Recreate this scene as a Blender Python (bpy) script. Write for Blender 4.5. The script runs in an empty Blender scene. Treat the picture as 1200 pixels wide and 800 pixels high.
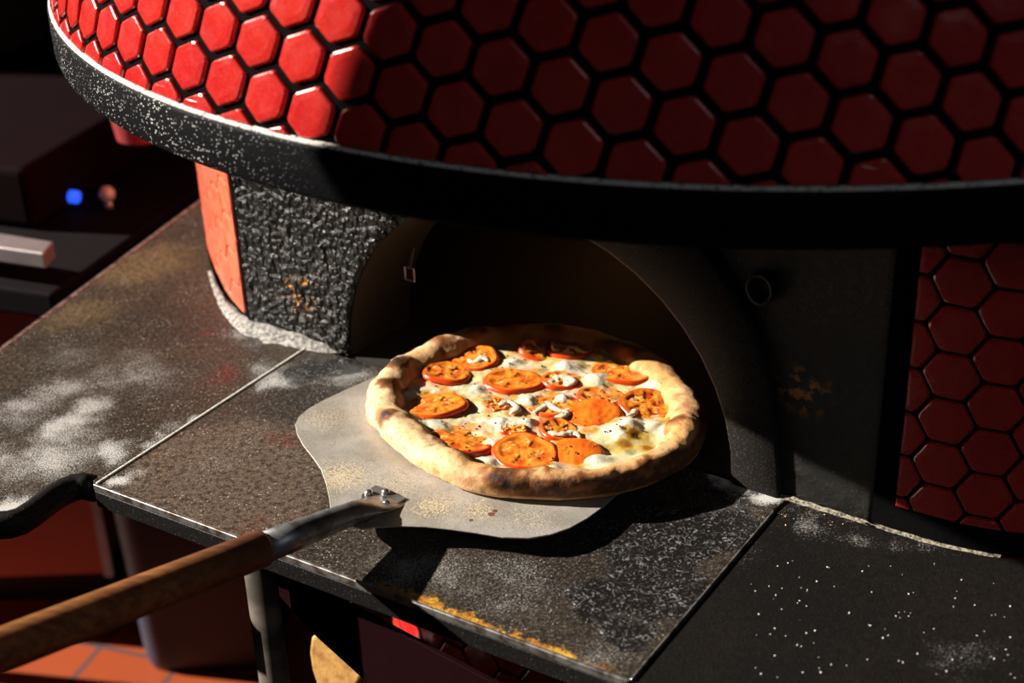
import bpy, bmesh, math, random
from mathutils import Vector, Matrix, noise
random.seed(7)
S = bpy.context.scene
COL = S.collection
# ------------------------------------------------------------------ camera
FPX, TH, ROLL, CH = 1773.05, math.radians(27.82), math.radians(-2.01), 0.8183
fw = Vector((0, math.cos(TH), -math.sin(TH)))
up0 = Vector((0, math.sin(TH), math.cos(TH)))
rt0 = Vector((1, 0, 0))
RT = rt0*math.cos(ROLL) + up0*math.sin(ROLL)
UP = -rt0*math.sin(ROLL) + up0*math.cos(ROLL)
CAMP = Vector((0, 0, CH))
cd = bpy.data.cameras.new('camera'); cam = bpy.data.objects.new('camera', cd); COL.objects.link(cam)
m = Matrix((RT, UP, -fw)).transposed().to_4x4(); m.translation = CAMP
cam.matrix_world = m
cd.sensor_width = 36; cd.lens = FPX/1200*36; cd.clip_start = .05
cd.dof.use_dof = True; cd.dof.focus_distance = 1.46; cd.dof.aperture_fstop = 4.0
S.camera = cam
# ------------------------------------------------------------------ light
SUN_AZ, SUN_EL, SUN_W = 169, 26, 12.5
W = bpy.data.worlds.new('world'); S.world = W; W.use_nodes = True
W.node_tree.nodes['Background'].inputs[0].default_value = (.75, .85, 1, 1)
W.node_tree.nodes['Background'].inputs[1].default_value = .022
sd = bpy.data.lights.new('sun', 'SUN'); sd.energy = SUN_W; sd.color = (1, .93, .82); sd.angle = math.radians(.7)
so = bpy.data.objects.new('sun', sd); COL.objects.link(so)
az, el = math.radians(SUN_AZ), math.radians(SUN_EL)
SD = Vector((math.cos(az)*math.cos(el), math.sin(az)*math.cos(el), math.sin(el)))
so.rotation_euler = SD.to_track_quat('Z', 'Y').to_euler()
ad = bpy.data.lights.new('fill_light', 'AREA'); ad.energy = 6.5; ad.size = 1.6; ad.color = (.9, .95, 1)  # unseen fill lamp, added to lift the unlit tiles and give them sheen
ao = bpy.data.objects.new('fill_light', ad); COL.objects.link(ao)
ao.location = (1.6, -1.6, 2.4); ao.rotation_euler = (Vector((1.6, -1.6, 2.4))-Vector((.3, 1.2, .3))).to_track_quat('Z', 'Y').to_euler()
S.view_settings.view_transform = 'Standard'; S.view_settings.look = 'None'
S.view_settings.gamma = 1; S.view_settings.use_curve_mapping = False
S.view_settings.exposure = 0.0

# ------------------------------------------------------------------ helpers
def ray(px, py): return (fw*FPX + RT*(px-600) - UP*(py-400)).normalized()
def G(px, py, z=0.0):                      # place seen at a picture point, on the level z
    d = ray(px, py); t = (z-CH)/d.z; return CAMP + d*t
def on_plane(px, py, P0, n):
    d = ray(px, py); return CAMP + d*((P0-CAMP).dot(n)/d.dot(n))
def tag(o, label=None, cat=None, group=None, kind=None):
    if label: o['label'] = label
    if cat: o['category'] = cat
    if group: o['group'] = group
    if kind: o['kind'] = kind
    return o
def empty(name, loc, label, cat, group=None):
    o = bpy.data.objects.new(name, None); COL.objects.link(o); o.location = loc; o.empty_display_size = .05
    return tag(o, label, cat, group)
def link(name, me, mat, parent=None, smooth=False):
    """mesh is given in world coordinates; a part is expressed relative to its thing, a thing gets its origin at its base"""
    o = bpy.data.objects.new(name, me); COL.objects.link(o)
    if mat: me.materials.append(mat)
    if parent:
        o.parent = parent
        bpy.context.view_layer.update()
        me.transform(parent.matrix_world.inverted())
    else:
        xs = [v.co for v in me.vertices]
        c = Vector((sum(v.x for v in xs)/len(xs), sum(v.y for v in xs)/len(xs), min(v.z for v in xs)))
        me.transform(Matrix.Translation(-c)); o.location = c
    if smooth:
        for p in me.polygons: p.use_smooth = True
    me.update(); return o
def fin(name, bm, mat, parent=None, smooth=False, bevel=0, sub=0):
    bmesh.ops.recalc_face_normals(bm, faces=bm.faces[:])
    me = bpy.data.meshes.new(name); bm.to_mesh(me); bm.free()
    o = link(name, me, mat, parent, smooth)
    if bevel:
        b = o.modifiers.new('bevel', 'BEVEL'); b.width = bevel; b.segments = 3; b.limit_method = 'ANGLE'; b.angle_limit = math.radians(40)
    if sub:
        b = o.modifiers.new('sub', 'SUBSURF'); b.levels = b.render_levels = sub
    return o
def prism(bm, pts, z0, z1):
    lo = [bm.verts.new((p[0], p[1], z0)) for p in pts]; hi = [bm.verts.new((p[0], p[1], z1)) for p in pts]
    n = len(pts); bm.faces.new(hi); bm.faces.new(lo[::-1])
    for i in range(n): bm.faces.new((lo[i], lo[(i+1) % n], hi[(i+1) % n], hi[i]))
def box(bm, c, s, rz=0, M=None):
    r = bmesh.ops.create_cube(bm, size=1)
    mt = Matrix.Translation(c) @ Matrix.Rotation(rz, 4, 'Z') @ Matrix.Diagonal((*s, 1))
    bmesh.ops.transform(bm, matrix=(M @ mt) if M else mt, verts=r['verts'])
def frame(d):
    d = d.normalized(); a = Vector((0, 0, 1)) if abs(d.z) < .95 else Vector((1, 0, 0))
    x = d.cross(a).normalized(); return x, x.cross(d).normalized(), d
def loft(bm, secs, seg=32, cap=True):
    """secs: (centre, axis_x, axis_y, rx, ry)"""
    rings = []
    for c, ax, ay, rx, ry in secs:
        rings.append([bm.verts.new(c + ax*rx*math.cos(2*math.pi*k/seg) + ay*ry*math.sin(2*math.pi*k/seg)) for k in range(seg)])
    for a, b in zip(rings, rings[1:]):
        for k in range(seg): bm.faces.new((a[k], a[(k+1) % seg], b[(k+1) % seg], b[k]))
    if cap: bm.faces.new(rings[0][::-1]); bm.faces.new(rings[-1])
def tube(bm, a, b, r0, r1=None, seg=24):
    x, y, d = frame(b-a); r1 = r0 if r1 is None else r1
    loft(bm, [(a, x, y, r0, r0), (b, x, y, r1, r1)], seg)
def revolve(bm, prof, c, seg=160, closed=False):
    rings = [[bm.verts.new((c[0]+r*math.sin(2*math.pi*k/seg), c[1]-r*math.cos(2*math.pi*k/seg), z)) for k in range(seg)] for r, z in prof]
    pr = list(zip(rings, rings[1:])) + ([(rings[-1], rings[0])] if closed else [])
    for a, b in pr:
        for k in range(seg): bm.faces.new((a[k], a[(k+1) % seg], b[(k+1) % seg], b[k]))
def gauss(d, s): return math.exp(-(d/s)**2)
def nz(x, y, z=0.0): return noise.noise(Vector((x, y, z)))

# ------------------------------------------------------------------ materials
class NT:
    warp = False
    def __init__(s, name, rough=.5, metal=0.0, spec=.5, coat=0.0):
        s.m = bpy.data.materials.new(name); s.m.use_nodes = True; s.t = s.m.node_tree; s.N = s.t.nodes
        s.b = s.N['Principled BSDF']; s.b.inputs['Roughness'].default_value = rough; s.b.inputs['Metallic'].default_value = metal
        s.b.inputs['Specular IOR Level'].default_value = spec; s.b.inputs['Coat Weight'].default_value = coat
        s.b.inputs['Coat Roughness'].default_value = .12
        s.pos = s.N.new('ShaderNodeNewGeometry').outputs['Position']; s.wp = None
    def warped(s):
        if s.wp is None:
            o = s.pos
            for sc, am in ((11, .10), (45, .035)):
                n = s.N.new('ShaderNodeTexNoise'); s.put(n.inputs['Vector'], s.pos); n.inputs['Scale'].default_value = sc; n.inputs['Detail'].default_value = 4
                a = s.N.new('ShaderNodeVectorMath'); a.operation = 'SUBTRACT'; s.put(a.inputs[0], n.outputs['Color']); a.inputs[1].default_value = (.5, .5, .5)
                b = s.N.new('ShaderNodeVectorMath'); b.operation = 'MULTIPLY_ADD'; s.put(b.inputs[0], a.outputs[0]); b.inputs[1].default_value = (am, am, 0); s.put(b.inputs[2], o)
                o = b.outputs[0]
            s.wp = o
        return s.wp
    def put(s, sock, v):
        if isinstance(v, (int, float)): sock.default_value = v
        elif isinstance(v, tuple): sock.default_value = (*v, 1) if len(v) == 3 and len(sock.default_value) == 4 else v
        else: s.t.links.new(v, sock)
    def noise(s, scale, detail=4, rough=.55, vec=None, dist=0.0):
        n = s.N.new('ShaderNodeTexNoise'); s.put(n.inputs['Vector'], vec or s.pos); n.inputs['Scale'].default_value = scale
        n.inputs['Detail'].default_value = detail; n.inputs['Roughness'].default_value = rough; n.inputs['Distortion'].default_value = dist
        return n.outputs['Fac']
    def voro(s, scale, feat='F1', vec=None, out='Distance'):
        n = s.N.new('ShaderNodeTexVoronoi'); n.feature = feat; s.put(n.inputs['Vector'], vec or s.pos); n.inputs['Scale'].default_value = scale
        return n.outputs[out]
    def rng(s, v, a, b, c=0.0, d=1.0, smooth=True):
        n = s.N.new('ShaderNodeMapRange'); n.interpolation_type = 'SMOOTHSTEP' if smooth else 'LINEAR'
        for k, x in zip(('Value', 'From Min', 'From Max', 'To Min', 'To Max'), (v, a, b, c, d)): s.put(n.inputs[k], x)
        return n.outputs['Result']
    def math(s, op, a, b=0.0):
        n = s.N.new('ShaderNodeMath'); n.operation = op; s.put(n.inputs[0], a); s.put(n.inputs[1], b); n.use_clamp = False
        return n.outputs[0]
    def mix(s, f, a, b):
        n = s.N.new('ShaderNodeMix'); n.data_type = 'RGBA'; s.put(n.inputs['Factor'], f); s.put(n.inputs[6], a); s.put(n.inputs[7], b)
        return n.outputs[2]
    def blob(s, c, r, soft=0.0):
        n = s.N.new('ShaderNodeVectorMath'); n.operation = 'DISTANCE'; s.put(n.inputs[0], s.warped() if s.warp else s.pos); n.inputs[1].default_value = tuple(c)
        return s.rng(n.outputs['Value'], r, soft*r)
    def blobs(s, L):
        o = None
        for px, py, r, w in L:
            b = s.math('MULTIPLY', s.blob(G(px, py, 0), r), w)
            o = b if o is None else s.math('MAXIMUM', o, b)
        return o
    def scale(s, v, sc):
        n = s.N.new('ShaderNodeMapping'); s.put(n.inputs['Vector'], v); n.inputs['Scale'].default_value = sc; return n.outputs[0]
    def color(s, c): s.put(s.b.inputs['Base Color'], c); return s
    def rough(s, v): s.put(s.b.inputs['Roughness'], v); return s
    def bump(s, h, strength=.5, dist=.002):
        n = s.N.new('ShaderNodeBump'); n.inputs['Strength'].default_value = strength; n.inputs['Distance'].default_value = dist
        s.put(n.inputs['Height'], h); s.t.links.new(n.outputs[0], s.b.inputs['Normal']); return s
    def attr(s, name='Col'):
        n = s.N.new('ShaderNodeAttribute'); n.attribute_name = name; return n.outputs['Color']

def plain(name, c, rough=.5, metal=0.0, spec=.5, coat=0.0, var=.25, sc=30, bump=0.0):
    t = NT(name, rough, metal, spec, coat); n = t.noise(sc)
    t.color(t.mix(n, tuple(x*(1-var) for x in c), tuple(min(1, x*(1+var)) for x in c)))
    if bump: t.bump(t.noise(sc*8), bump, .001)
    return t.m

def tile_mat(name, a, b, speck, rough=.22):
    t = NT(name, rough, 0, .5, .35)
    c = t.mix(t.rng(t.noise(9, 3), .35, .65), a, b)
    c = t.mix(t.math('MULTIPLY', t.rng(t.noise(700, 3, .7), .54, .68), speck), c, (.68, .20, .16))
    t.color(c); t.rough(t.rng(t.noise(60), .3, .7, rough*.8, rough*1.6))
    t.bump(t.math('ADD', t.noise(25), t.math('MULTIPLY', t.noise(300), .15)), .35, .002); return t.m
M_TILE = tile_mat('red_glazed_tile', (.44, .010, .012), (.54, .022, .015), .30)
M_TILE_SUN = tile_mat('sunlit_red_tile', (.62, .085, .035), (.72, .13, .055), .12, .4)  # lit copy of the red tile, sunlight painted in as orange
M_GROUT = plain('black_grout', (.004, .0036, .004), .9, spec=.02, bump=.4)

class WNT(NT):
    warp = True
def slab_mat(name, base, base2, flour, stains=(), char=None, edge=None, grain=.5, rough=.42, tint=(.52, .505, .49), spec=.4):
    t = WNT(name, rough, 0, spec)
    c = t.mix(t.rng(t.noise(7, 5, .6), .35, .65), base, base2)
    big = t.noise(22, 6, .65)
    for col, L, th in stains:
        k = t.blobs(L); f = t.rng(t.math('ADD', t.math('MULTIPLY', k, .6), t.math('ADD', t.math('MULTIPLY', t.noise(60, 6, .75), .6), t.math('MULTIPLY', t.noise(260, 4, .8), .6))), th+.1, th+.45)
        f = t.math('MULTIPLY', f, t.rng(k, 0, .8, 0, .8)); c = t.mix(f, c, col)
    c = t.mix(t.rng(t.noise(340, 4, .8), .5, .64, 0, .7), c, (.24, .19, .145) if grain < .55 else tuple(x*4 for x in base))
    c = t.mix(t.rng(t.noise(150, 5, .8), .45, .6, 0, .8), c, tuple(x*.4 for x in base2))
    k = t.blobs(flour) if flour else 0.0
    fine = t.noise(520, 3, .7)
    kk = t.math('ADD', t.math('MULTIPLY', k, .55), t.math('MULTIPLY', t.math('SUBTRACT', big, .5), t.math('ADD', .25, t.math('MULTIPLY', k, .7)))) if flour else 0.0
    fl = t.rng(t.math('ADD', fine, kk), .66, .98)
    haze = t.math('MULTIPLY', t.rng(kk, .3, .75), .75)
    ff = t.math('MAXIMUM', fl, haze)
    c = t.mix(ff, c, tint)
    dots = t.math('MULTIPLY', t.rng(t.voro(230), .20, .12), t.rng(t.noise(31, 4, .7), .46, .58))
    c = t.mix(t.math('MULTIPLY', dots, .0 if grain > .55 else .8), c, (.55, .52, .48))
    h = t.math('ADD', t.math('MULTIPLY', fine, grain), t.math('MULTIPLY', fl, .4))
    if char:
        ck = t.rng(t.math('ADD', t.blobs(char), t.math('MULTIPLY', t.math('SUBTRACT', t.noise(18, 4), .5), .9)), .28, .5)
        ch = t.rng(t.noise(170, 4, .65, dist=2.0), .53, .62)
        c = t.mix(t.math('MULTIPLY', ck, .9), c, (.007, .006, .006))
        c = t.mix(t.math('MULTIPLY', t.math('MULTIPLY', ck, ch), .7), c, (.34, .33, .34))  # pale squiggles paint bright glints into the charred colour
        h = t.math('ADD', h, t.math('MULTIPLY', t.math('MULTIPLY', ck, ch), 3.0))
        t.rough(t.mix(ck, (rough,)*3, (.3,)*3))
    if edge: c = edge(t, c)
    t.color(c); t.bump(h, .9, .0014); return t.m

M_SLAB_L = slab_mat('floured_stone', (.040, .027, .015), (.019, .013, .009),
    [(20, 592, .06, 1.2), (85, 500, .075, .62), (60, 530, .09, .6), (120, 535, .05, .75), (30, 480, .09, .5), (150, 440, .12, .42), (90, 420, .1, .3), (10, 540, .06, .6), (110, 480, .05, .7), (60, 455, .08, .5), (200, 500, .05, .4), (320, 430, .06, .5), (290, 395, .04, .5), (400, 430, .07, .6), (180, 520, .03, .6), (235, 487, .03, .6)],
    [((.13, .09, .035), [(170, 310, .13, 1.), (90, 370, .1, .8)], .7), ((.09, .008, .006), [(252, 440, .05, 1.), (262, 390, .035, .8), (262, 470, .03, .8)], .72)])
def rust_edge(t, c):
    A0 = G(112, 567); B0 = G(738, 797); u = (B0-A0).normalized(); n = Vector((u.y, -u.x, 0))
    def dot(v, off):
        a = t.N.new('ShaderNodeVectorMath'); a.operation = 'DOT_PRODUCT'; t.put(a.inputs[0], t.pos); a.inputs[1].default_value = tuple(v); return t.math('SUBTRACT', a.outputs['Value'], off)
    dist = t.math('MULTIPLY', dot(n, A0.dot(n)), -1.0); al = dot(u, A0.dot(u))
    wob = t.math('MULTIPLY', t.math('SUBTRACT', t.noise(35, 5, .75), .38), .065)
    f = t.rng(t.math('SUBTRACT', wob, dist), -.002, .003)
    s0 = (G(437, 684)-A0).dot(u); s1 = (G(690, 790)-A0).dot(u)
    f = t.math('MULTIPLY', f, t.math('MULTIPLY', t.rng(al, s0-.01, s0+.015), t.rng(al, s1+.02, s1-.02)))
    f = t.math('MULTIPLY', f, t.rng(t.noise(220, 4, .8), .36, .55, .15, 1))
    return t.mix(f, c, t.mix(t.rng(t.noise(90, 3), .4, .6), (.42, .13, .012), (.62, .36, .04)))
M_SLAB_C = slab_mat('charred_stone', (.040, .029, .021), (.018, .014, .012),
    [(230, 545, .09, .25), (135, 568, .03, .9), (300, 500, .07, .2), (330, 440, .06, .75), (400, 440, .07, .6), (500, 660, .1, .42), (590, 690, .09, .4), (700, 770, .06, .35), (860, 590, .07, .3), (890, 575, .035, .95), (930, 595, .03, .8), (850, 560, .03, .95)],
    [((.12, .082, .058), [(260, 545, .15, 1.5), (330, 540, .13, 1.4), (200, 560, .09, 1.4), (320, 600, .08, 1.2)], .38), ((.12, .03, .015), [(320, 515, .05, 1.), (290, 620, .05, .8), (760, 745, .03, 1.)], .8),
     ((.30, .12, .02), [(190, 532, .016, .9), (180, 560, .03, .7)], .85)],
    [(760, 640, .10, 1.), (830, 620, .07, 1.), (700, 700, .055, 1.), (740, 740, .05, 1.), (780, 690, .07, 1.), (850, 580, .05, .6), (390, 430, .08, .8)], rust_edge)
M_SLAB_R = slab_mat('clean_dark_stone', (.0035, .0027, .0023), (.007, .005, .004),
    [(905, 600, .05, .42), (960, 615, .04, .5), (1010, 625, .035, .5), (1060, 635, .03, .4), (1100, 642, .03, .35), (870, 650, .05, .32), (930, 590, .035, .8), (1150, 770, .06, .3)], grain=.6, rough=.75, tint=(.30, .28, .27), spec=.12)
M_SLAB_EDGE = plain('black_worn_steel', (.018, .015, .014), .45, .2, bump=.5, sc=60)
_t = NT('floured_black_edge', .5, 0, .18)
_t.color(_t.mix(_t.rng(_t.noise(500, 3, .7), .6, .75), (.008, .007, .007), (.16, .13, .12))); _t.bump(_t.noise(300), .5, .001); M_EDGE = _t.m
_t = NT('bare_edge_metal', .32, .8)
_t.color(_t.mix(_t.rng(_t.noise(90, 5), .4, .65), (.50, .47, .45), (.16, .12, .10))); M_LIP = _t.m
_t = NT('black_band_paint', .6, 0, .06)
_f = _t.math('MULTIPLY', _t.rng(_t.math('ADD', _t.voro(300), _t.math('MULTIPLY', _t.noise(60, 5, .8), -.75)), -.10, -.24), _t.rng(_t.noise(14, 4), .36, .6, .3, 1))
_side = _t.rng(_t.scale(_t.pos, (1, 0, 0)), 0, 1)
_sep = _t.N.new('ShaderNodeSeparateXYZ'); _t.put(_sep.inputs[0], _t.pos)
_f = _t.math('MULTIPLY', _f, _t.rng(_sep.outputs['X'], -.12, -.32))
_t.color(_t.mix(_f, (.003, .003, .004), (.6, .58, .56))); _t.bump(_t.noise(500, 3), .5, .0012); M_BAND = _t.m
_t = NT('black_rough_plaster', .24, 0, .22)
_n = _t.noise(75, 5, .55); _n2 = _t.noise(16, 4, .6)
_c = _t.mix(_t.rng(_n2, .4, .65), (.004, .0037, .0035), (.012, .010, .009))
_c = _t.mix(_t.math('MULTIPLY', _t.rng(_t.noise(520, 2), .66, .78), .5), _c, (.3, .28, .26))
_st = _t.math('MAXIMUM', _t.blob(on_plane(362, 330, G(435, 425, 0), Vector((-.578, -.816, 0))), .022), _t.blob(on_plane(350, 345, G(435, 425, 0), Vector((-.578, -.816, 0))), .035))
_st = _t.math('MAXIMUM', _st, _t.blob(on_plane(945, 455, G(435, 425, 0), Vector((-.578, -.816, 0))), .04))
_c = _t.mix(_t.math('MULTIPLY', _st, _t.rng(_t.noise(90, 5), .5, .62)), _c, (.42, .17, .03))
_sp = _t.N.new('ShaderNodeSeparateXYZ'); _t.put(_sp.inputs[0], _t.pos)
_lr = _t.rng(_sp.outputs['X'], .12, -.02, .12, 1)
_t.color(_c); _t.bump(_t.math('ADD', _t.math('MULTIPLY', _t.noise(420, 5, .7), _t.rng(_lr, .12, 1, .25, 0, False)), _t.math('MULTIPLY', _lr, _t.math('ADD', _t.math('MULTIPLY', _n, 1.2), _t.math('MULTIPLY', _t.math('SUBTRACT', 1.0, _t.voro(150, 'SMOOTH_F1')), .9)))), 1.0, .010); M_PLASTER = _t.m
_t = NT('arch_steel', .6, 0, .15); _t.color(_t.mix(_t.rng(_t.noise(450, 3), .5, .75), (.012, .010, .009), (.045, .040, .036))); _t.bump(_t.noise(400), .4, .001); M_ARCH = _t.m
M_SOOT = plain('soot', (.014, .009, .007), .8, bump=.4, sc=12)

# ------------------------------------------------------------------ oven geometry
OC = Vector((.2887, 1.7975, 0)); RR = .7961; H1, H2 = .3526, .4009
FA = Vector((-.186, 1.527, 0)); FU = Vector((.816, -.578, 0)); FN = Vector((-.578, -.816, 0))
def FP(s, z, out=0.0): return FA + FU*s + Vector((0, 0, z)) + FN*out

def hex_tiles(bm, centres, corners, surf, gap, lim, thick=.0035, seed=0):
    """one raised glazed tile per lattice node; surf(s,h)->(pos,normal)"""
    rnd = random.Random(seed)
    def clip(poly, axis, v, sign):
        out = []
        for i in range(len(poly)):
            a, b = poly[i], poly[(i+1) % len(poly)]
            da, db = sign*(a[axis]-v), sign*(b[axis]-v)
            if da >= 0: out.append(a)
            if (da >= 0) != (db >= 0):
                t = da/(da-db); out.append((a[0]+(b[0]-a[0])*t, a[1]+(b[1]-a[1])*t))
        return out
    for k in centres:
        P = corners(k); cx = sum(p[0] for p in P)/6; cy = sum(p[1] for p in P)/6
        rad = sum(math.hypot(p[0]-cx, p[1]-cy) for p in P)/6
        P = [(cx+(p[0]-cx)*(1-gap/rad), cy+(p[1]-cy)*(1-gap/rad)) for p in P]
        # round the corners a little
        Q = []
        for i in range(6):
            a, b, c = P[i-1], P[i], P[(i+1) % 6]
            for t in (.11, .03):
                pass
            Q += [(b[0]+(a[0]-b[0])*.09, b[1]+(a[1]-b[1])*.09), (b[0]+(c[0]-b[0])*.09, b[1]+(c[1]-b[1])*.09)]
        P = Q
        for ax, v, sg in ((0, lim[0], 1), (0, lim[1], -1), (1, lim[2], 1), (1, lim[3], -1)):
            if len(P) > 2: P = clip(P, ax, v, sg)
        if len(P) < 3: continue
        ar = abs(sum(P[i][0]*P[(i+1) % len(P)][1]-P[(i+1) % len(P)][0]*P[i][1] for i in range(len(P))))/2
        if ar < 2e-5: continue
        cx = sum(p[0] for p in P)/len(P); cy = sum(p[1] for p in P)/len(P)
        tl = (rnd.uniform(-.02, .02), rnd.uniform(-.02, .02))
        rings = []
        for dr, off in ((0, -.003), (0, thick*.35), (.0007, thick*.8), (.0020, thick), (.008, thick*1.12)):
            ring = []
            for p in P:
                l = math.hypot(p[0]-cx, p[1]-cy); f = max(.15, 1-dr/l) if l > 1e-6 else 1
                s_, h_ = cx+(p[0]-cx)*f, cy+(p[1]-cy)*f
                q, n = surf(s_, h_); ring.append(bm.verts.new(q+n*(off+tl[0]*(s_-cx)+tl[1]*(h_-cy))))
            rings.append(ring)
        n_ = len(P)
        for a, b in zip(rings, rings[1:]):
            for i in range(n_): bm.faces.new((a[i], a[(i+1) % n_], b[(i+1) % n_], b[i]))
        bm.faces.new(rings[-1])

oven = empty('pizza_oven', (OC.x, OC.y, -.9), 'round wood-fired oven clad in red hexagon tiles with a black band around its dome', 'oven')
# dome
DP = [(0, 0), (.05, .0075), (.1, .015), (.15, .026), (.2, .044), (.25, .068), (.3, .10), (.36, .15), (.42, .225), (.47, .32), (.51, .44), (.54, .60), (.55, .75)]
R0 = RR-.007
def dome_r(dh):
    for (a, ra), (b, rb) in zip(DP, DP[1:]):
        if dh <= b: return R0-(ra+(rb-ra)*max(0, dh-a)/(b-a) if dh > a else ra)
    return .03
def dome_surf(s, h):
    a = s/RR; r = dome_r(h-H2); sl = (dome_r(h-H2+.01)-dome_r(h-H2-.002))/.012
    d = Vector((math.sin(a), -math.cos(a), 0)); n = (d+Vector((0, 0, -sl))).normalized()
    return OC+d*r+Vector((0, 0, h)), n
bm = bmesh.new()
revolve(bm, [(R0-.02, H2-.02)]+[(dome_r(h), H2+h) for h in (0, .03, .06, .1, .15, .2, .25, .3, .36, .42, .47, .51, .54, .549)], OC, 200)
fin('dome', bm, M_GROUT, oven, True)
def quad(i, j):
    ic = max(-9, min(11, i)); jc = max(-3, min(3, j)); di, dj = i-ic, j-jc
    A = QF; s = A[0][0]+A[0][1]*ic+A[0][2]*jc+A[0][3]*ic*ic+A[0][4]*ic*jc+A[0][5]*jc*jc
    h = A[1][0]+A[1][1]*ic+A[1][2]*jc+A[1][3]*ic*ic+A[1][4]*ic*jc+A[1][5]*jc*jc
    s += di*(A[0][1]+2*A[0][3]*ic+A[0][4]*jc)+dj*(A[0][2]+A[0][4]*ic+2*A[0][5]*jc)
    h += di*(A[1][1]+2*A[1][3]*ic+A[1][4]*jc)+dj*(A[1][2]+A[1][4]*ic+2*A[1][5]*jc)
    return s, h
QF = [[-0.398446, 0.047429, 0.010095, -7.8e-05, 0.000333, 0.000172], [0.495625, -0.007395, -0.042223, -0.000561, -0.000605, -0.000659]]
CR = [(1/3, 1/3), (-1/3, 2/3), (-2/3, 1/3), (-1/3, -1/3), (1/3, -2/3), (2/3, -1/3)]
cs = []
for i in range(-22, 26):
    for j in range(-14, 10):
        s, h = quad(i, j)
        if H2-.04 < h < H2+.27 and -1.7 < s < 1.15: cs.append((i, j))
bm = bmesh.new()
hex_tiles(bm, cs, lambda k: [quad(k[0]+a, k[1]+b) for a, b in CR], dome_surf, .0040, (-1.75, 1.2, H2+.002, H2+.28), seed=3)
fin('dome_tiles', bm, M_TILE, oven)
# band
bm = bmesh.new()
revolve(bm, [(RR-.16, H1), (RR-.006, H1), (RR-.001, H1+.002), (RR, H1+.006), (RR, H2-.004), (RR-.001, H2-.001), (RR-.003, H2), (RR-.02, H2+.0005), (RR-.16, H2)], OC, 220, True)
o = fin('rim_band', bm, M_BAND, oven, True)
_t = NT('floured_ledge', .8); _t.color(_t.mix(_t.rng(_t.noise(260, 4), .3, .5), (.10, .09, .08), (.68, .65, .6))); M_LEDGE = _t.m
bm = bmesh.new(); revolve(bm, [(RR-.0105, H2-.001), (RR-.0015, H2-.001), (RR-.002, H2+.0012), (RR-.0105, H2+.0022)], OC, 220, True)
fin('band_ledge', bm, M_LEDGE, oven, True)
# body below the dome
BL = [Vector((x, y, 0)) for x, y in ((-.3135, 1.617), (-.347, 1.686), (-.380, 1.781), (-.400, 1.863), (-.405, 1.96), (-.38, 2.10), (-.30, 2.25))]
BR = [Vector((x, y, 0)) for x, y in ((.328, 1.163), (.389, 1.124), (.451, 1.100), (.53, 1.087), (.62, 1.085), (.74, 1.11), (.86, 1.19), (.95, 1.32))]
def polysurf(P, z0=0):
    """smooth wall following the ground points; normal to the outside"""
    from mathutils.geometry import interpolate_bezier
    Q = []
    for i in range(len(P)-1):
        a, b = P[i], P[i+1]; ta = (b-P[i-1])/2 if i else (b-a); tb = (P[i+2]-a)/2 if i+2 < len(P) else (b-a)
        seg = interpolate_bezier(a, a+ta/3, b-tb/3, b, 12); Q += seg[:-1]
    Q.append(P[-1]); L = [0]
    for a, b in zip(Q, Q[1:]): L.append(L[-1]+(b-a).length)
    def f(s, h):
        s = max(0, min(L[-1], s)); i = 0
        while i < len(L)-2 and L[i+1] < s: i += 1
        t = (s-L[i])/(L[i+1]-L[i]); p = Q[i].lerp(Q[i+1], t); d = (Q[min(i+2, len(Q)-1)]-Q[max(0, i-1)]).normalized()
        n = Vector((d.y, -d.x, 0))
        if (p-OC).dot(n) < 0: n = -n
        return p+Vector((0, 0, h)), n
    return f, L[-1], Q
fL, LL, QL = polysurf(BL); fR, LR, QR = polysurf(BR)
def arch_z(x, hw=.244, hh=.235):
    u = max(0, 1-(abs(x)/hw)**2.05); return hh*u**.5
AC = .243
TR = lambda s: 1
# wall prism of the body without the mouth: side walls
for Q in (QL, QR):
    bm = bmesh.new()
    inner = [p+(OC-p).normalized()*.10 for p in Q]
    a = [bm.verts.new(p) for p in Q]; b = [bm.verts.new(p+Vector((0, 0, H1))) for p in Q]
    c = [bm.verts.new(p) for p in inner]; d = [bm.verts.new(p+Vector((0, 0, H1))) for p in inner]
    for i in range(len(Q)-1):
        bm.faces.new((a[i], a[i+1], b[i+1], b[i])); bm.faces.new((c[i], d[i], d[i+1], c[i+1])); bm.faces.new((b[i], b[i+1], d[i+1], d[i])); bm.faces.new((a[i], c[i], c[i+1], a[i+1]))
    bm.faces.new((a[0], b[0], d[0], c[0])); bm.faces.new((a[-1], c[-1], d[-1], b[-1]))
    fin('body_wall', bm, M_GROUT, oven)
# tiles on the body: right panel (dark red) and left flank (orange red, sunlight put into the colour)
P1 = .0448
def panel(k, s0, h0): i, j = k; return (s0+i*P1*.9, h0-j*P1-i*P1/2)
def panelc(k, s0, h0): s, h = panel(k, s0, h0); r = P1/math.sqrt(3)/.985; return [(s+r*1.04*math.cos(math.radians(a)), h+r*math.sin(math.radians(a))) for a in range(0, 360, 60)]
PS, PH = (0.0581, 0.1729)
bm = bmesh.new()
hex_tiles(bm, [(i, j) for i in range(-3, 18) for j in range(-14, 14)], lambda k: panelc(k, PS, PH), fR, .0022, (.022, LR, .028, H1-.004), .003, 5)
fin('body_tiles', bm, M_TILE, oven)
bm = bmesh.new()
hex_tiles(bm, [(i, j) for i in range(-3, 18) for j in range(-14, 14)], lambda k: panelc(k, .03, .2), fL, .0009, (.004, LL, .012, H1-.004), .003, 6)
o = fin('flank_tiles', bm, M_TILE_SUN, oven); o['label'] = 'flank tiles beside the mouth, sunlight painted in as orange-red'
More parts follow.
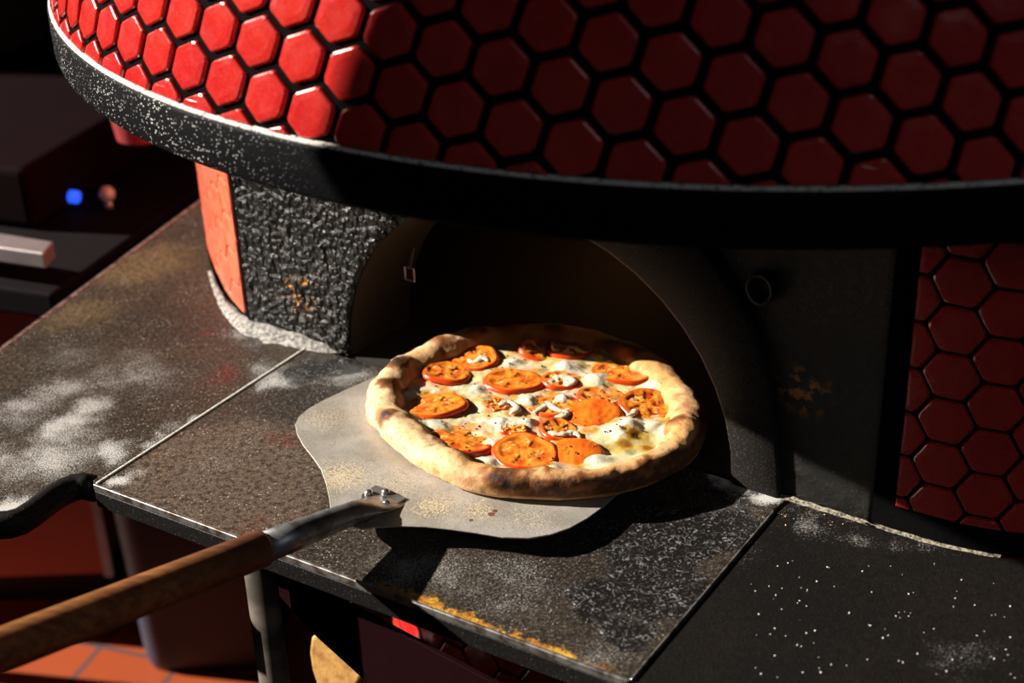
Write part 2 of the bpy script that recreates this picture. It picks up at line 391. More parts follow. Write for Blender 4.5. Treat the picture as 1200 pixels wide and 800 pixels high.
# face plate with the arched mouth
def arch_pts(hw, hh, n=48, ex=2.05):
    P = []
    for k in range(n+1):
        a = math.pi*k/n; c, s_ = math.cos(a), math.sin(a)
        P.append((-hw*math.copysign(abs(c)**(2/ex), c), hh*abs(s_)**(2/ex)))
    return P
NA = 48
inn = arch_pts(.244, .235, NA)
bm = bmesh.new()
def plate_outer(x, z):
    # project the arch point onto the plate's rectangle
    L_, R_, T_ = -.155-AC, .63-AC, H1+.003
    cx, cz = 0, 0; dx, dz = x-cx, z-cz; t = 1e9
    if dx > 1e-9: t = min(t, R_/dx)
    if dx < -1e-9: t = min(t, L_/dx)
    if dz > 1e-9: t = min(t, T_/dz)
    return dx*t, dz*t
outer = [plate_outer(x, z) for x, z in inn]
ci = min(range(NA+1), key=lambda i: abs(math.atan2(outer[i][1], outer[i][0])-math.atan2(H1+.003, -.155-AC))); outer[ci] = (-.155-AC, H1+.003)
cj = min(range(NA+1), key=lambda i: abs(math.atan2(outer[i][1], outer[i][0])-math.atan2(H1+.003, .63-AC))); outer[cj] = (.63-AC, H1+.003)
KR = 26
G_ = []
for i in range(NA+1):
    row = []
    for k in range(KR+1):
        t = k/KR; x = inn[i][0]+(outer[i][0]-inn[i][0])*t; z = inn[i][1]+(outer[i][1]-inn[i][1])*t
        s = AC+x; b = 0
        if 0 < k < KR and z > .004 and s < .2: b = (nz(s*38, z*38, 3)*.5+nz(s*90, z*90, 7)*.35)*.006*min(1, (.2-s)*12)
        row.append(bm.verts.new(FP(s, z, b)))
    G_.append(row)
for i in range(NA):
    for k in range(KR): bm.faces.new((G_[i][k], G_[i][k+1], G_[i+1][k+1], G_[i+1][k]))
bk = [[bm.verts.new(FP(AC+x, z, -.05)) for x, z in L] for L in (inn, outer)]
for i in range(NA):
    bm.faces.new((bk[0][i], bk[0][i+1], bk[1][i+1], bk[1][i])); bm.faces.new((G_[i][KR], bk[1][i], bk[1][i+1], G_[i+1][KR]))
    bm.faces.new((G_[i][0], G_[i+1][0], bk[0][i+1], bk[0][i]))
fin('face_plate', bm, M_PLASTER, oven, True)
# smooth raised ring round the right half of the mouth
RO = [(.297, 0), (.295, .03), (.290, .065), (.283, .109), (.272, .145), (.259, .175), (.240, .205), (.21, .24), (.165, .27), (.11, .292), (.05, .305), (0, .31)]
bm = bmesh.new()
def ri(t):  # inner point for fraction 0..1 of the quarter
    a = math.pi/2*t; return (.246*math.cos(a)**(2/2.05) if t < 1 else 0, .2355*math.sin(a)**(2/2.05) if t > 0 else 0)
n_ = len(RO)-1; rr_ = []
for i, (x, z) in enumerate(RO):
    ix, iz = ri(i/n_)
    rr_.append([bm.verts.new(FP(AC+a, b, c)) for a, b, c in ((ix, iz, -.002), (ix, iz, .006), (ix+(x-ix)*.06, iz+(z-iz)*.06, .008), (ix+(x-ix)*.95, iz+(z-iz)*.95, .008), (x, z, .006), (x, z, -.002))])
for a, b in zip(rr_, rr_[1:]):
    for k in range(5): bm.faces.new((a[k], a[k+1], b[k+1], b[k]))
fin('arch_ring', bm, M_ARCH, oven, True)
# raised cast letter beside the ring
bm = bmesh.new(); lc = FP(.508, .214, .003); seg = 36; A = []
for k in range(seg):
    a = 2*math.pi*k/seg; d = FU*math.cos(a)*.86+Vector((0, 0, 1))*math.sin(a)
    A.append([bm.verts.new(lc+d*r+FN*o_) for r, o_ in ((.0165, -.003), (.0160, .003), (.0122, .003), (.0117, -.003))])
for k in range(seg):
    for q in range(3): bm.faces.new((A[k][q], A[k][q+1], A[(k+1) % seg][q+1], A[(k+1) % seg][q]))
o = fin('raised_letter', bm, M_ARCH, oven, True); o['label'] = 'raised letter O cast beside the mouth'
# short tunnel and chamber
bm = bmesh.new(); prev = None
secs = [(0, 1, 1), (-.10, .97, .97), (-.11, 1.06, 1.05), (-.2, 1.6, 1.2), (-.35, 2.0, 1.35), (-.6, 1.95, 1.3), (-.8, 1.3, .95), (-.9, .2, .2)]
for off, sx, sz in secs:
    r_ = [bm.verts.new(FP(AC+x*sx*.999, max(.0, z*sz*.999), off-.004)) for x, z in inn]
    if prev:
        for i in range(NA): bm.faces.new((prev[i], prev[i+1], r_[i+1], r_[i]))
    prev = r_
bm.faces.new(prev); fin('chamber', bm, M_SOOT, oven, True)
bm = bmesh.new(); q = [(FP(s, 0, o_).x, FP(s, 0, o_).y) for s, o_ in ((.0, -.003), (.486, -.003), (.7, -.35), (.68, -.6), (-.2, -.6), (-.21, -.35))]
prism(bm, q, -.02, .0); fin('oven_floor', bm, M_SOOT, oven)
fl = bpy.data.lights.new('mouth_fill', 'POINT'); fl.energy = .14; fl.color = (1, .45, .15); fl.shadow_soft_size = .05  # added warm fill lamp, brightens the back rim of the pizza
flo = bpy.data.objects.new('mouth_fill', fl); COL.objects.link(flo); flo.location = FP(.12, .12, -.42)
# small square bracket end inside the mouth
bm = bmesh.new(); bc = on_plane(480, 321, FP(0, 0, -.07), FN); e = .0065
for a, b in (((-1, -1), (1, -1)), ((1, -1), (1, 1)), ((1, 1), (-1, 1)), ((-1, 1), (-1, -1))):
    tube(bm, bc+FU*a[0]*e+Vector((0, 0, 1.25*a[1]*e)), bc+FU*b[0]*e+Vector((0, 0, 1.25*b[1]*e)), .0009, seg=8)
tube(bm, bc+Vector((0, 0, .008)), bc-FU*.02-FN*.05+Vector((0, 0, .05)), .002, seg=8)
fin('square_bracket', bm, plain('bracket_metal', (.45, .45, .46), .35, .8), oven)

# pedestal below the shelf
bm = bmesh.new()
PD = [FP(.06, 0, .0), FP(.08, 0, .05), FP(.15, 0, .08), FP(.25, 0, .095), FP(.4, 0, .095), FP(.55, 0, .07), FP(.7, 0, 0)]
fP, LP, QP = polysurf(PD)
a = [bm.verts.new(p+Vector((0, 0, -.036))) for p in QP]; b = [bm.verts.new(p+Vector((0, 0, -.9))) for p in QP]
for i in range(len(QP)-1): bm.faces.new((a[i], b[i], b[i+1], a[i+1]))
bm.faces.new(a); bm.faces.new(b[::-1]); bm.faces.new((a[0], a[-1], b[-1], b[0]))
fin('pedestal', bm, M_GROUT, oven)
bm = bmesh.new()
hex_tiles(bm, [(i, j) for i in range(-2, 24) for j in range(-12, 14)], lambda k: panelc(k, .02, -.2), fP, .0022, (.01, LP-.01, -.40, -.042), .003, 9)
fin('pedestal_tiles', bm, M_TILE, oven)

# ------------------------------------------------------------------ counters
A_ = G(112, 567); B_ = G(738, 797); L1 = G(285, 455); R1 = G(905, 600)
ud = (B_-A_).normalized(); nd = Vector((ud.y, -ud.x, 0))      # nd points to the front
lseam = (L1-A_).normalized(); rseam = (R1-B_).normalized()
T_ = .021
left_wall = [FP(-.05, 0, .002), FP(-.15, 0, .002)] + [p+(p-OC).normalized()*.004 for p in QL[3::6]]
Ls = A_+lseam*((.002-(A_-FA).dot(FN))/lseam.dot(FN))
# centre slab
bmC = bmesh.new()
mid = [A_, B_, B_+rseam*.22, FP(.60, 0, .002), FP(.0, 0, .002), Ls]
mid[2] = R1; mid[3] = FP(.548, 0, .002)
ps = [(p.x, p.y) for p in mid]
prism(bmC, ps, -T_, 0)
slabC = fin('centre_shelf', bmC, M_SLAB_C, None, bevel=.002)
tag(slabC, 'charred dark stone slab in front of the oven mouth with a bare metal lip', 'shelf')
# strips on its edges (parts)
def strip(a, b, off_n, w, z0, z1, name, mat, par, bev=.0012):
    bm = bmesh.new(); d = (b-a).normalized(); n = Vector((d.y, -d.x, 0))
    q = [a+n*off_n, b+n*off_n, b+n*(off_n+w), a+n*(off_n+w)]
    prism(bm, [(p.x, p.y) for p in q], z0, z1); return fin(name, bm, mat, par, bevel=bev)
o = strip(A_, B_, .0, .0035, -.006, .0018, 'metal_lip', M_LIP, slabC); o['label'] = 'shiny worn metal lip along the front'
o = strip(A_, Ls.lerp(A_, .03), -.0008, .0034, -.006, .0016, 'seam_strip', M_LEDGE, slabC); o['label'] = 'floury seam strip on the left side'
strip(A_, B_, .0002, .0030, -T_-.004, -.0063, 'front_edge', M_EDGE, slabC)
o = strip(B_, R1, .0, .0022, -.006, .0022, 'metal_lip', M_LIP, slabC)
# left slab
fr = [G(*q) for q in ((109, 560), (96, 557), (84, 559), (72, 564), (60, 571), (48, 580), (36, 589), (22, 598), (8, 602), (-10, 603), (-40, 598), (-90, 575), (-160, 530))]
Bk, Bk2 = G(0, 410), G(236, 235); bd = (Bk2-Bk).normalized()
A2 = A_+ (lseam.cross(Vector((0, 0, 1))))*-.003
off = Vector((-lseam.y, lseam.x, 0))*.0025
body_side = [p+(p-OC).normalized()*.004 for p in QL[::8]]
lp = fr[::-1] + [A_+off, Ls+off+FN*0] + [FP(-.09, 0, .002), FP(-.158, 0, .003)] + body_side[1:8] + [Bk+bd*.62, Bk-bd*.35]
bm = bmesh.new(); prism(bm, [(p.x, p.y) for p in lp], -T_, 0)
slabL = fin('left_counter', bm, M_SLAB_L, None, bevel=.002)
tag(slabL, 'floury brown counter left of the oven with a wavy rounded black edge', 'counter')
bm = bmesh.new(); nose = []
pts = fr
for i, p in enumerate(pts):
    d = (pts[min(i+1, len(pts)-1)]-pts[max(0, i-1)]).normalized(); n = Vector((-d.y, d.x, 0))
    if n.y > 0: n = -n
    cpt = p+Vector((0, 0, -.0125))
    nose.append((cpt+n*.0, n, Vector((0, 0, 1)), .0125, .0145))
loft(bm, nose, 20); o = fin('rounded_edge', bm, M_EDGE, slabL, True); o['label'] = 'rounded black nosing along the front'
strip(Bk-bd*.35, Bk+bd*.62, -.004, .005, -T_, .001, 'back_edge', M_LIP, slabL)
# right slab
offr = Vector((rseam.y, -rseam.x, 0))*.0035
rp = [B_+offr-rseam*.3, B_+offr, R1+offr, FP(.5515, 0, .003), fR(0, 0)[0]+FN*.004] + [fR(s, 0)[0]+fR(s, 0)[1]*.004 for s in (.04, .08, .16, .24, .32, .42, .52, .62)] + [Vector((1.25, 1.2, 0)), B_+ud*1.1-rseam*.3]
bm = bmesh.new(); prism(bm, [(p.x, p.y) for p in rp], -T_, -.0005)
slabR = fin('right_counter', bm, M_SLAB_R, None, bevel=.0015)
tag(slabR, 'clean near-black counter slab right of the shelf, specked with crumbs', 'counter')

# crumbs and flour
M_CRUMB = plain('bread_crumb', (.75, .5, .25), .7); M_FLOUR = NT('flour', .95)
M_FLOUR.color(M_FLOUR.mix(M_FLOUR.rng(M_FLOUR.noise(180, 6, .75), .4, .6), (.46, .44, .42), (.12, .11, .10))); M_FLOUR.bump(M_FLOUR.noise(400, 4), .6, .002); M_FLOUR = M_FLOUR.m
bm = bmesh.new()
ridge = [(246, 318, .003, .001), (252, 335, .004, .002), (262, 355, .007, .003), (276, 372, .011, .006), (295, 384, .017, .009), (325, 392, .022, .010), (360, 400, .020, .009), (388, 407, .016, .007), (402, 411, .006, .002)]
R_ = []
for q in range(len(ridge)-1):
    for k in range(5):
        t = k/5; a, b = ridge[q], ridge[q+1]; R_.append([a[i]+(b[i]-a[i])*t for i in range(4)])
R_.append(ridge[-1]); rows = []
for i, (x, y, w, h) in enumerate(R_):
    p = G(x, y); d = (G(*R_[min(i+1, len(R_)-1)][:2])-G(*R_[max(0, i-1)][:2])).normalized(); n = Vector((d.y, -d.x, 0))
    if n.y > 0: n = -n
    row = []
    for k in range(13):
        t = k/12*2-1; ww = w*(1+.35*nz(i*.5, k, 2)); z = h*(1-t*t)*(.85+.5*nz(p.x*60+k*.4, p.y*60, 4))
        row.append(bm.verts.new(p+n*t*ww+Vector((0, 0, max(0, z)+.0003))))
    rows.append(row)
for a, b in zip(rows, rows[1:]):
    for k in range(12): bm.faces.new((a[k], a[k+1], b[k+1], b[k]))
tag(fin('flour_drift', bm, M_FLOUR, None, True), 'drift of white flour piled along the foot of the oven left of its mouth', 'flour', kind='stuff')
bm = bmesh.new(); rows = []
base_line = [FP(.487+.143*i/24, 0, .0) for i in range(25)]+[fR(s_/100, 0)[0] for s_ in range(0, 13)]
for i, p in enumerate(base_line):
    n = FN; w = .006*(1-.5*i/len(base_line))+.003*abs(nz(i*.35, 3, 1)); row = []
    for k in range(8):
        t_ = k/7; row.append(bm.verts.new(p+n*(w*t_+.0008)+Vector((0, 0, .0005+.0035*(1-t_)**1.5*(.7+.6*nz(i*.6, k*.5, 6))*(1-.6*i/len(base_line))))))
    rows.append(row)
for a, b in zip(rows, rows[1:]):
    for k in range(7): bm.faces.new((a[k], a[k+1], b[k+1], b[k]))
t = NT('tan_flour', .95, 0, .1); t.color(t.mix(t.rng(t.noise(320, 5, .75), .42, .6), (.34, .30, .22), (.05, .045, .04)))
tag(fin('flour_line', bm, t.m, None, True), 'thin line of tan flour dust along the foot of the oven right of its mouth', 'flour', kind='stuff')
def crumbs(name, pts, mat, label, rmin, rmax, cat='crumbs'):
    bm = bmesh.new(); rnd = random.Random(len(pts))
    for p in pts:
        r = rnd.uniform(rmin, rmax); m_ = Matrix.Translation(p+Vector((0, 0, r*.5))) @ Matrix.Rotation(rnd.random()*6, 4, 'Z') @ Matrix.Diagonal((r, r*rnd.uniform(.5, 1), r*.7, 1))
        bmesh.ops.create_icosphere(bm, subdivisions=1, radius=1, matrix=m_)
    return tag(fin(name, bm, mat), label, cat, kind='stuff')
rnd = random.Random(11)
crumbs('crumb_scatter', [G(rnd.uniform(880, 1190), rnd.uniform(655, 795), -.0005) for _ in range(80)] + [G(*q, -.0005) for q in ((1050, 722), (1055, 724), (1060, 717), (1067, 718), (1065, 722), (1116, 773), (1127, 771), (1165, 772), (945, 742), (960, 783), (962, 788), (937, 704), (1018, 732))], plain('salt', (.8, .76, .7), .6), 'pale crumbs scattered over the clean black counter', .0004, .0010)
crumbs('crumb_trail', [G(945+rnd.gauss(0, 22), 458+0*rnd.random(), 0)*0+G(rnd.uniform(915, 1100), 604+rnd.uniform(-4, 14)) for _ in range(40)]+[G(919, 604)+Vector((dx, dy, 0)) for dx, dy in ((0, 0), (.002, .001), (-.002, .002), (.001, -.002))], M_CRUMB, 'small tan crumbs along the foot of the oven right of its mouth', .0004, .0009)

# ------------------------------------------------------------------ peel
tax = Vector((.69, .72, 0)).normalized(); KT = .042
TIP = Vector((.115, 1.45, .004)); PN = Vector((KT*tax.x, KT*tax.y, 1)).normalized()
def GP(px, py, h=0.0): return on_plane(px, py, TIP+PN*h, PN)
peel = empty('pizza_peel', GP(450, 580), 'metal pizza peel with a long worn wooden handle, carrying the pizza', 'peel')
ol = [(388, 602), (386, 585), (382, 566), (376, 549), (366, 535), (355, 521), (348, 508), (346, 497), (350, 488), (362, 478), (382, 467), (408, 455), (436, 443), (470, 425), (520, 405), (570, 397), (640, 397), (700, 412), (750, 440), (785, 480), (780, 515), (755, 550), (725, 577), (706, 594), (688, 607), (668, 618), (645, 626), (620, 630), (590, 629), (560, 624), (530, 620), (500, 617), (470, 616), (440, 617), (425, 619), (405, 615)]
bm = bmesh.new(); top = [bm.verts.new(GP(*q, .0016)) for q in ol]; bot = [bm.verts.new(GP(*q, .0016)-PN*.0016) for q in ol]
bm.faces.new(top); bm.faces.new(bot[::-1])
for i in range(len(ol)): bm.faces.new((bot[i], bot[(i+1) % len(ol)], top[(i+1) % len(ol)], top[i]))
t = NT('floured_steel_blade', .5, .35)
c = t.mix(t.rng(t.noise(20, 5), .35, .65), (.36, .33, .29), (.50, .47, .43))
c = t.mix(t.rng(t.noise(140, 5, .7), .52, .68, 0, .5), c, (.30, .25, .2))
def pblob(L):
    o = None
    for px, py, r, w in L:
        b = t.math('MULTIPLY', t.blob(GP(px, py), r), w); o = b if o is None else t.math('MAXIMUM', o, b)
    return o
k = pblob([(400, 560, .05, 1.), (460, 570, .05, .6), (510, 595, .035, 1.), (560, 600, .03, .9), (380, 490, .05, .5), (430, 600, .03, .6), (620, 610, .04, .5)])
sp = t.rng(t.math('ADD', t.noise(620, 3, .7), t.math('MULTIPLY', k, .22)), .60, .72)
sp2 = t.rng(t.math('ADD', t.noise(480, 3, .7, vec=t.scale(t.pos, (1.3, 1.1, 1))), t.math('MULTIPLY', k, .2)), .58, .70)
c = t.mix(t.math('MULTIPLY', sp, .75), c, (.11, .075, .045)); c = t.mix(t.math('MULTIPLY', sp2, .7), c, (.68, .55, .36))
rd = pblob([(576, 604, .007, 1.), (580, 600, .006, 1.), (552, 611, .005, 1.), (556, 600, .004, .9), (590, 621, .004, .8)])
c = t.mix(t.rng(t.math('ADD', rd, t.math('MULTIPLY', t.noise(300), .5)), .6, .8, 0, .85), c, (.16, .02, .012))
t.color(c); t.put(t.b.inputs['Metallic'], t.rng(t.math('MAXIMUM', sp, sp2), 0, 1, .4, 0)); t.bump(t.math('ADD', sp2, t.noise(300)), .35, .0006)
fin('blade', bm, t.m, peel, bevel=.0005)
PE = G(0, 762, .092)
PS0 = GP(462, 582, .004)
def hp(f): return PS0+(PE-PS0)*f
def frac(px):   # fraction along the handle seen at picture column px
    best = min(range(2000), key=lambda i: abs((lambda v: 600+FPX*v.dot(RT)/v.dot(fw))(hp(i/1500)-CAMP)-px)); return best/1500
f_wood = frac(303); f_nb = frac(405)
hx, hy, hd = frame(PE-PS0)
if hy.z < 0: hy = -hy
t = NT('dull_tube_steel', .38, .8); t.color(t.mix(t.rng(t.noise(60, 5), .4, .65), (.36, .37, .39), (.20, .18, .16)))
cc = t.mix(t.rng(t.blob(GP(425, 600), .03), 0, 1), t.b.inputs['Base Color'].links[0].from_socket, (.30, .20, .13)); t.color(cc); t.bump(t.noise(300), .2, .0005); M_TUBE = t.m
bm = bmesh.new(); L_ = (PE-PS0).length
secs = []
for f, rx, ry, dz in ((-.012, .0145, .0012, -.003), (frac(450), .0165, .002, -.002), (frac(440), .0165, .003, -.001), (frac(430), .0150, .0065, .000), (frac(418), .0128, .0100, 0), (f_nb, .0115, .0112, 0), (frac(380), .0122, .0122, 0), (frac(350), .0132, .0132, 0), (f_wood-.01, .0142, .0142, 0)):
    secs.append((hp(f)+hy*(dz), hx, hy, rx, ry))
loft(bm, secs, 32); fin('socket', bm, M_TUBE, peel, True)
t = NT('worn_handle_wood', .5, 0, .4)
g_ = t.N.new('ShaderNodeTexCoord').outputs['Object']
rot = t.N.new('ShaderNodeMapping'); t.put(rot.inputs['Vector'], g_); rot.inputs['Rotation'].default_value = (0, 0, -math.atan2(hd.y, hd.x)); rot.inputs['Scale'].default_value = (6, 90, 90)
gr = t.noise(1.5, 5, .6, vec=rot.outputs[0])
c = t.mix(t.rng(gr, .3, .7), (.12, .040, .012), (.31, .125, .035))
dk = t.blob(hp(f_wood), .14); c = t.mix(t.math('MULTIPLY', dk, .85), c, (.085, .028, .014))
t.color(c); t.bump(gr, .25, .001); M_WOODH = t.m
bm = bmesh.new(); loft(bm, [(hp(f_wood-.012), hx, hy, .0158, .0158), (hp(f_wood-.004), hx, hy, .0168, .0168), (hp(f_wood+.1), hx, hy, .0168, .0168), (hp(1), hx, hy, .0172, .0172), (hp(1.9), hx, hy, .0175, .0175), (hp(2.9), hx, hy, .0172, .0172), (hp(2.92), hx, hy, .013, .013)], 32)
fin('handle', bm, M_WOODH, peel, True)
M_RIV = plain('rivet_steel', (.5, .5, .5), .28, .9)
for q in ((432, 577), (452, 576), (453, 589)):
    bm = bmesh.new(); c_ = GP(*q, .0045)
    bmesh.ops.create_uvsphere(bm, u_segments=20, v_segments=10, radius=.0042, matrix=Matrix.Translation(c_) @ Matrix.Diagonal((1, 1, .8, 1)))
    fin('rivet', bm, M_RIV, peel, True)
bm = bmesh.new()
tg = [(424, 579), (440, 568), (458, 574), (476, 583), (462, 592), (448, 600), (430, 612), (418, 605)]
tp = [bm.verts.new(GP(*q, .0034)) for q in tg]; bt = [bm.verts.new(GP(*q, .0034)-PN*.0017) for q in tg]
bm.faces.new(tp); bm.faces.new(bt[::-1])
for i in range(len(tg)): bm.faces.new((bt[i], bt[(i+1) % len(tg)], tp[(i+1) % len(tg)], tp[i]))
fin('rivet_plate', bm, M_TUBE, peel, bevel=.0004)

# ------------------------------------------------------------------ pizza
ex = (Vector((1, 0, 0))-PN*PN.x).normalized(); ey = PN.cross(ex)
PC = on_plane(628, 500, TIP+PN*.0018, PN)
outl = [(829, 492), (826, 515), (812, 537), (775, 560), (720, 577), (670, 582), (620, 581), (560, 575), (510, 556), (470, 530), (445, 505), (428, 475), (433, 448), (460, 420), (500, 402), (540, 388), (590, 381), (640, 379), (690, 384), (740, 399), (780, 420), (808, 448)]
def hz(q): return .016
poly = []
for q in outl:
    h = .021 if q[1] < 500 else .009
    if q[1] > 555: h = .008
    v = GP(q[0], q[1], h+.0018)-PC; poly.append((v.dot(ex), v.dot(ey)))
cx = sum(p[0] for p in poly)/len(poly); cy = sum(p[1] for p in poly)/len(poly)
PC = PC+ex*cx+ey*cy; poly = [(a-cx, b-cy) for a, b in poly]
pa = sorted((math.atan2(b, a), math.hypot(a, b)) for a, b in poly)
def rout(f):
    f = math.atan2(math.sin(f), math.cos(f)); L = [(pa[-1][0]-2*math.pi, pa[-1][1])]+pa+[(pa[0][0]+2*math.pi, pa[0][1])]
    for (a, ra), (b, rb) in zip(L, L[1:]):
        if a <= f <= b: t = (f-a)/(b-a); t = t*t*(3-2*t); return ra+(rb-ra)*t
    return .16
PM = Matrix((ex, ey, PN)).transposed().to_4x4(); PM.translation = PC
pizza = empty('pizza', PC, 'round baked pizza with tomato slices and melted cheese lying on the peel', 'pizza')
pizza.rotation_euler = PM.to_euler()
bpy.context.view_layer.update()
def L2(px, py, h=.02):     # picture point -> pizza local coordinates
    v = GP(px, py, h)-PC; return v.dot(ex), v.dot(ey)
def ploc(name, bm, mat, smooth=True, parent=None):   # mesh in pizza local coordinates
    bmesh.ops.recalc_face_normals(bm, faces=bm.faces[:])
    me = bpy.data.meshes.new(name); bm.to_mesh(me); bm.free(); o = bpy.data.objects.new(name, me); COL.objects.link(o)
    me.materials.append(mat); o.parent = parent or pizza
    if smooth:
        for p in me.polygons: p.use_smooth = True
    return o
def lerp3(a, b, t): t = max(0, min(1, t)); return tuple(a[i]+(b[i]-a[i])*t for i in range(3))
def ss(a, b, x): t = max(0, min(1, (x-a)/(b-a))); return t*t*(3-2*t)
# bubbles on the rim: picture point, radius, height, char
BUB = [(468, 426, .016, .006, 1.), (458, 452, .017, .004, .95), (455, 486, .013, .006, 1.1), (510, 398, .018, .004, .15), (560, 388, .02, .003, .6), (650, 386, .02, .004, .8), (735, 408, .014, .006, .9), (800, 462, .024, .005, .25), (790, 493, .018, .004, .9), (747, 512, .018, .004, 1.1), (690, 566, .02, .003, .7), (640, 545, .018, .005, .8), (530, 540, .02, .003, .1), (590, 560, .03, .002, .9), (760, 545, .02, .003, .5), (540, 528, .012, .003, .9), (815, 500, .014, .003, .2)]
BL_ = [(*L2(x, y, .028), r, h, c) for x, y, r, h, c in BUB]
def tubew(f): return .0185*(1-.27*ss(-.35, -.8, math.sin(f)))+.003*nz(math.cos(f)*2.2, math.sin(f)*2.2, 5)+.002*nz(math.cos(f)*6, math.sin(f)*6, 9)
bm = bmesh.new(); NF, NP = 420, 44; vs = []; colr = {}
PALE, TAN, BRN, DRK, BLK = (.72, .49, .27), (.58, .30, .11), (.30, .105, .026), (.10, .035, .012), (.018, .008, .005)
for i in range(NF):
    f = 2*math.pi*i/NF; tw = tubew(f); ro = rout(f); row = []
    for k in range(NP):
        p = 2*math.pi*k/NP   # 0 = outside, pi/2 = top, pi = inside
        c_, s_ = math.cos(p), math.sin(p)
        hh = .0125+.0015*nz(math.cos(f)*3, math.sin(f)*3, 1)
        x = (ro-tw)+tw*c_*(1 if c_ > 0 else 1.15); z = hh+hh*1.12*s_
        if s_ < 0: z = hh+hh*(-(abs(s_)**.6)); z = max(z, .0002)
        X, Y = x*math.cos(f), x*math.sin(f)
        d = .0016*nz(X*45, Y*45, z*45)+.0010*nz(X*110, Y*110, z*110)+.0004*nz(X*300, Y*300, z*300)
        ch = 0
        for bx, by, br, bh, bc in BL_:
            g = gauss(math.hypot(X-bx, Y-by), br)
            if s_ > -.2: d += bh*g*max(0, s_+.2)*.8
            ch = max(ch, 1.25*bc*gauss(math.hypot(X-bx, Y-by), br*.85)*ss(-.3, .3, s_))
        X += math.cos(f)*c_*d; Y += math.sin(f)*c_*d; z += max(0, s_)*d
        row.append(bm.verts.new((X, Y, max(z, 0))))
        n1 = nz(X*28, Y*28, z*50+4); n2 = nz(X*95, Y*95, z*95+2); n3 = nz(X*260, Y*260, z*260)
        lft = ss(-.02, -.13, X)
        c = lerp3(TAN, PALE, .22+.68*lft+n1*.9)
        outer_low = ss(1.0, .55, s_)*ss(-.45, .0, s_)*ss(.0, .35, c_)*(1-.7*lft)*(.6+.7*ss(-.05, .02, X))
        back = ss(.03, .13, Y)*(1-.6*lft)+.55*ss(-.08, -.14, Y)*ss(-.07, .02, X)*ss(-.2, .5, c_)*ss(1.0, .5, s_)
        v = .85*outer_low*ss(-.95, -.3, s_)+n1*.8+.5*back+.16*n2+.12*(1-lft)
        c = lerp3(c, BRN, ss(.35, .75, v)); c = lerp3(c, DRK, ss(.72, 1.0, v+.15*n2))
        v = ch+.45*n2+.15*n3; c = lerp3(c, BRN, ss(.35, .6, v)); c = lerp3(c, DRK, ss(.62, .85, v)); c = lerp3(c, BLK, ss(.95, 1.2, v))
        c = lerp3(c, BRN, ss(.22, .5, n3)*.6)
        inn_ = ss(-.2, -.8, c_)*ss(-.2, .6, s_); c = lerp3(c, (.50, .24, .05), .7*inn_*ss(-.4, .2, n2)); c = lerp3(c, BRN, inn_*ss(.15, .4, n1+.4*n2))
        colr[row[-1]] = c
    vs.append(row)
for i in range(NF):
    a, b = vs[i], vs[(i+1) % NF]
    for k in range(NP): bm.faces.new((a[k], a[(k+1) % NP], b[(k+1) % NP], b[k]))
def paint(bm, colr):
    L = [colr[v] for v in bm.verts]; lay = bm.verts.layers.float_color.new('Col')
    for v, c in zip(bm.verts, L): v[lay] = (*c, 1)
paint(bm, colr)
t = NT('baked_crust', .62, 0, .35); t.color(t.attr()); t.b.inputs['Subsurface Weight'].default_value = .12; t.b.inputs['Subsurface Scale'].default_value = .004
t.b.inputs['Subsurface Radius'].default_value = (1, .5, .25)
t.bump(t.math('ADD', t.noise(350, 4, .65), t.math('MULTIPLY', t.noise(90, 3), 1.0)), .45, .0012)
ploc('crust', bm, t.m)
# tomato slices: px, py, half width px, tilt deg, tilt azimuth, kind
TOM = [(523, 437, 27, 8, 30, 'slice'), (557, 420, 28, 6, 200, 'slice'), (601, 446, 31, 3, 80, 'slice'), (510, 475, 31, 7, 160, 'slice'), (658, 446, 22, 4, 10, 'cheesy'), (729, 435, 33, 6, 90, 'slice'),
       (540, 516, 33, 10, 60, 'slice'), (615, 530, 32, 9, 270, 'slice'), (675, 530, 25, 10, 250, 'skin'), (692, 487, 31, 14, 250, 'skin'), (758, 475, 29, 16, 300, 'slice'), (648, 476, 26, 6, 120, 'slice'),
       (655, 504, 20, 12, 330, 'slice'), (705, 464, 26, 9, 30, 'slice'), (632, 411, 24, 20, 330, 'slice'), (584, 474, 17, 4, 0, 'bits'), (668, 409, 26, 6, 0, 'slice'), (603, 505, 17, 6, 100, 'bits')]
WHT = [(482, 462, .012), (535, 408, .014), (590, 498, .022), (617, 497, .016), (725, 508, .026), (700, 540, .016), (740, 497, .016), (618, 470, .014), (660, 466, .012), (700, 445, .02), (770, 455, .018), (480, 500, .022), (490, 520, .016), (570, 540, .012), (648, 548, .012), (600, 425, .014), (665, 430, .018), (560, 455, .012), (765, 497, .012), (510, 498, .014), (580, 520, .014)]
TL = [(*L2(x, y, .018), w/1773*1.62) for x, y, w, *_ in TOM]; WL = [(*L2(x, y, .018), r) for x, y, r in WHT]
BURN = [(*L2(x, y, .022), r) for x, y, r in ((742, 506, .012), (732, 517, .009), (785, 488, .012), (470, 452, .009), (548, 527, .007), (640, 540, .009), (762, 520, .008), (500, 455, .005), (660, 508, .006))]
def cheese_h(X, Y):
    z = .0150+.0020*nz(X*30, Y*30, 1)+.0012*nz(X*80, Y*80, 2)+.0006*nz(X*200, Y*200, 3)
    for a, b, r in WL: z += min(.0060, r*.33)*gauss(math.hypot(X-a, Y-b), r*.75)*(1+.3*nz(X*90, Y*90, 8))
    return z
bm = bmesh.new(); colr = {}; NR = 95; NF2 = 260; vs = []
WH, CRM, ORG, OIL, OLV = (.68, .65, .52), (.62, .52, .24), (.68, .20, .02), (.58, .36, .05), (.26, .22, .045)
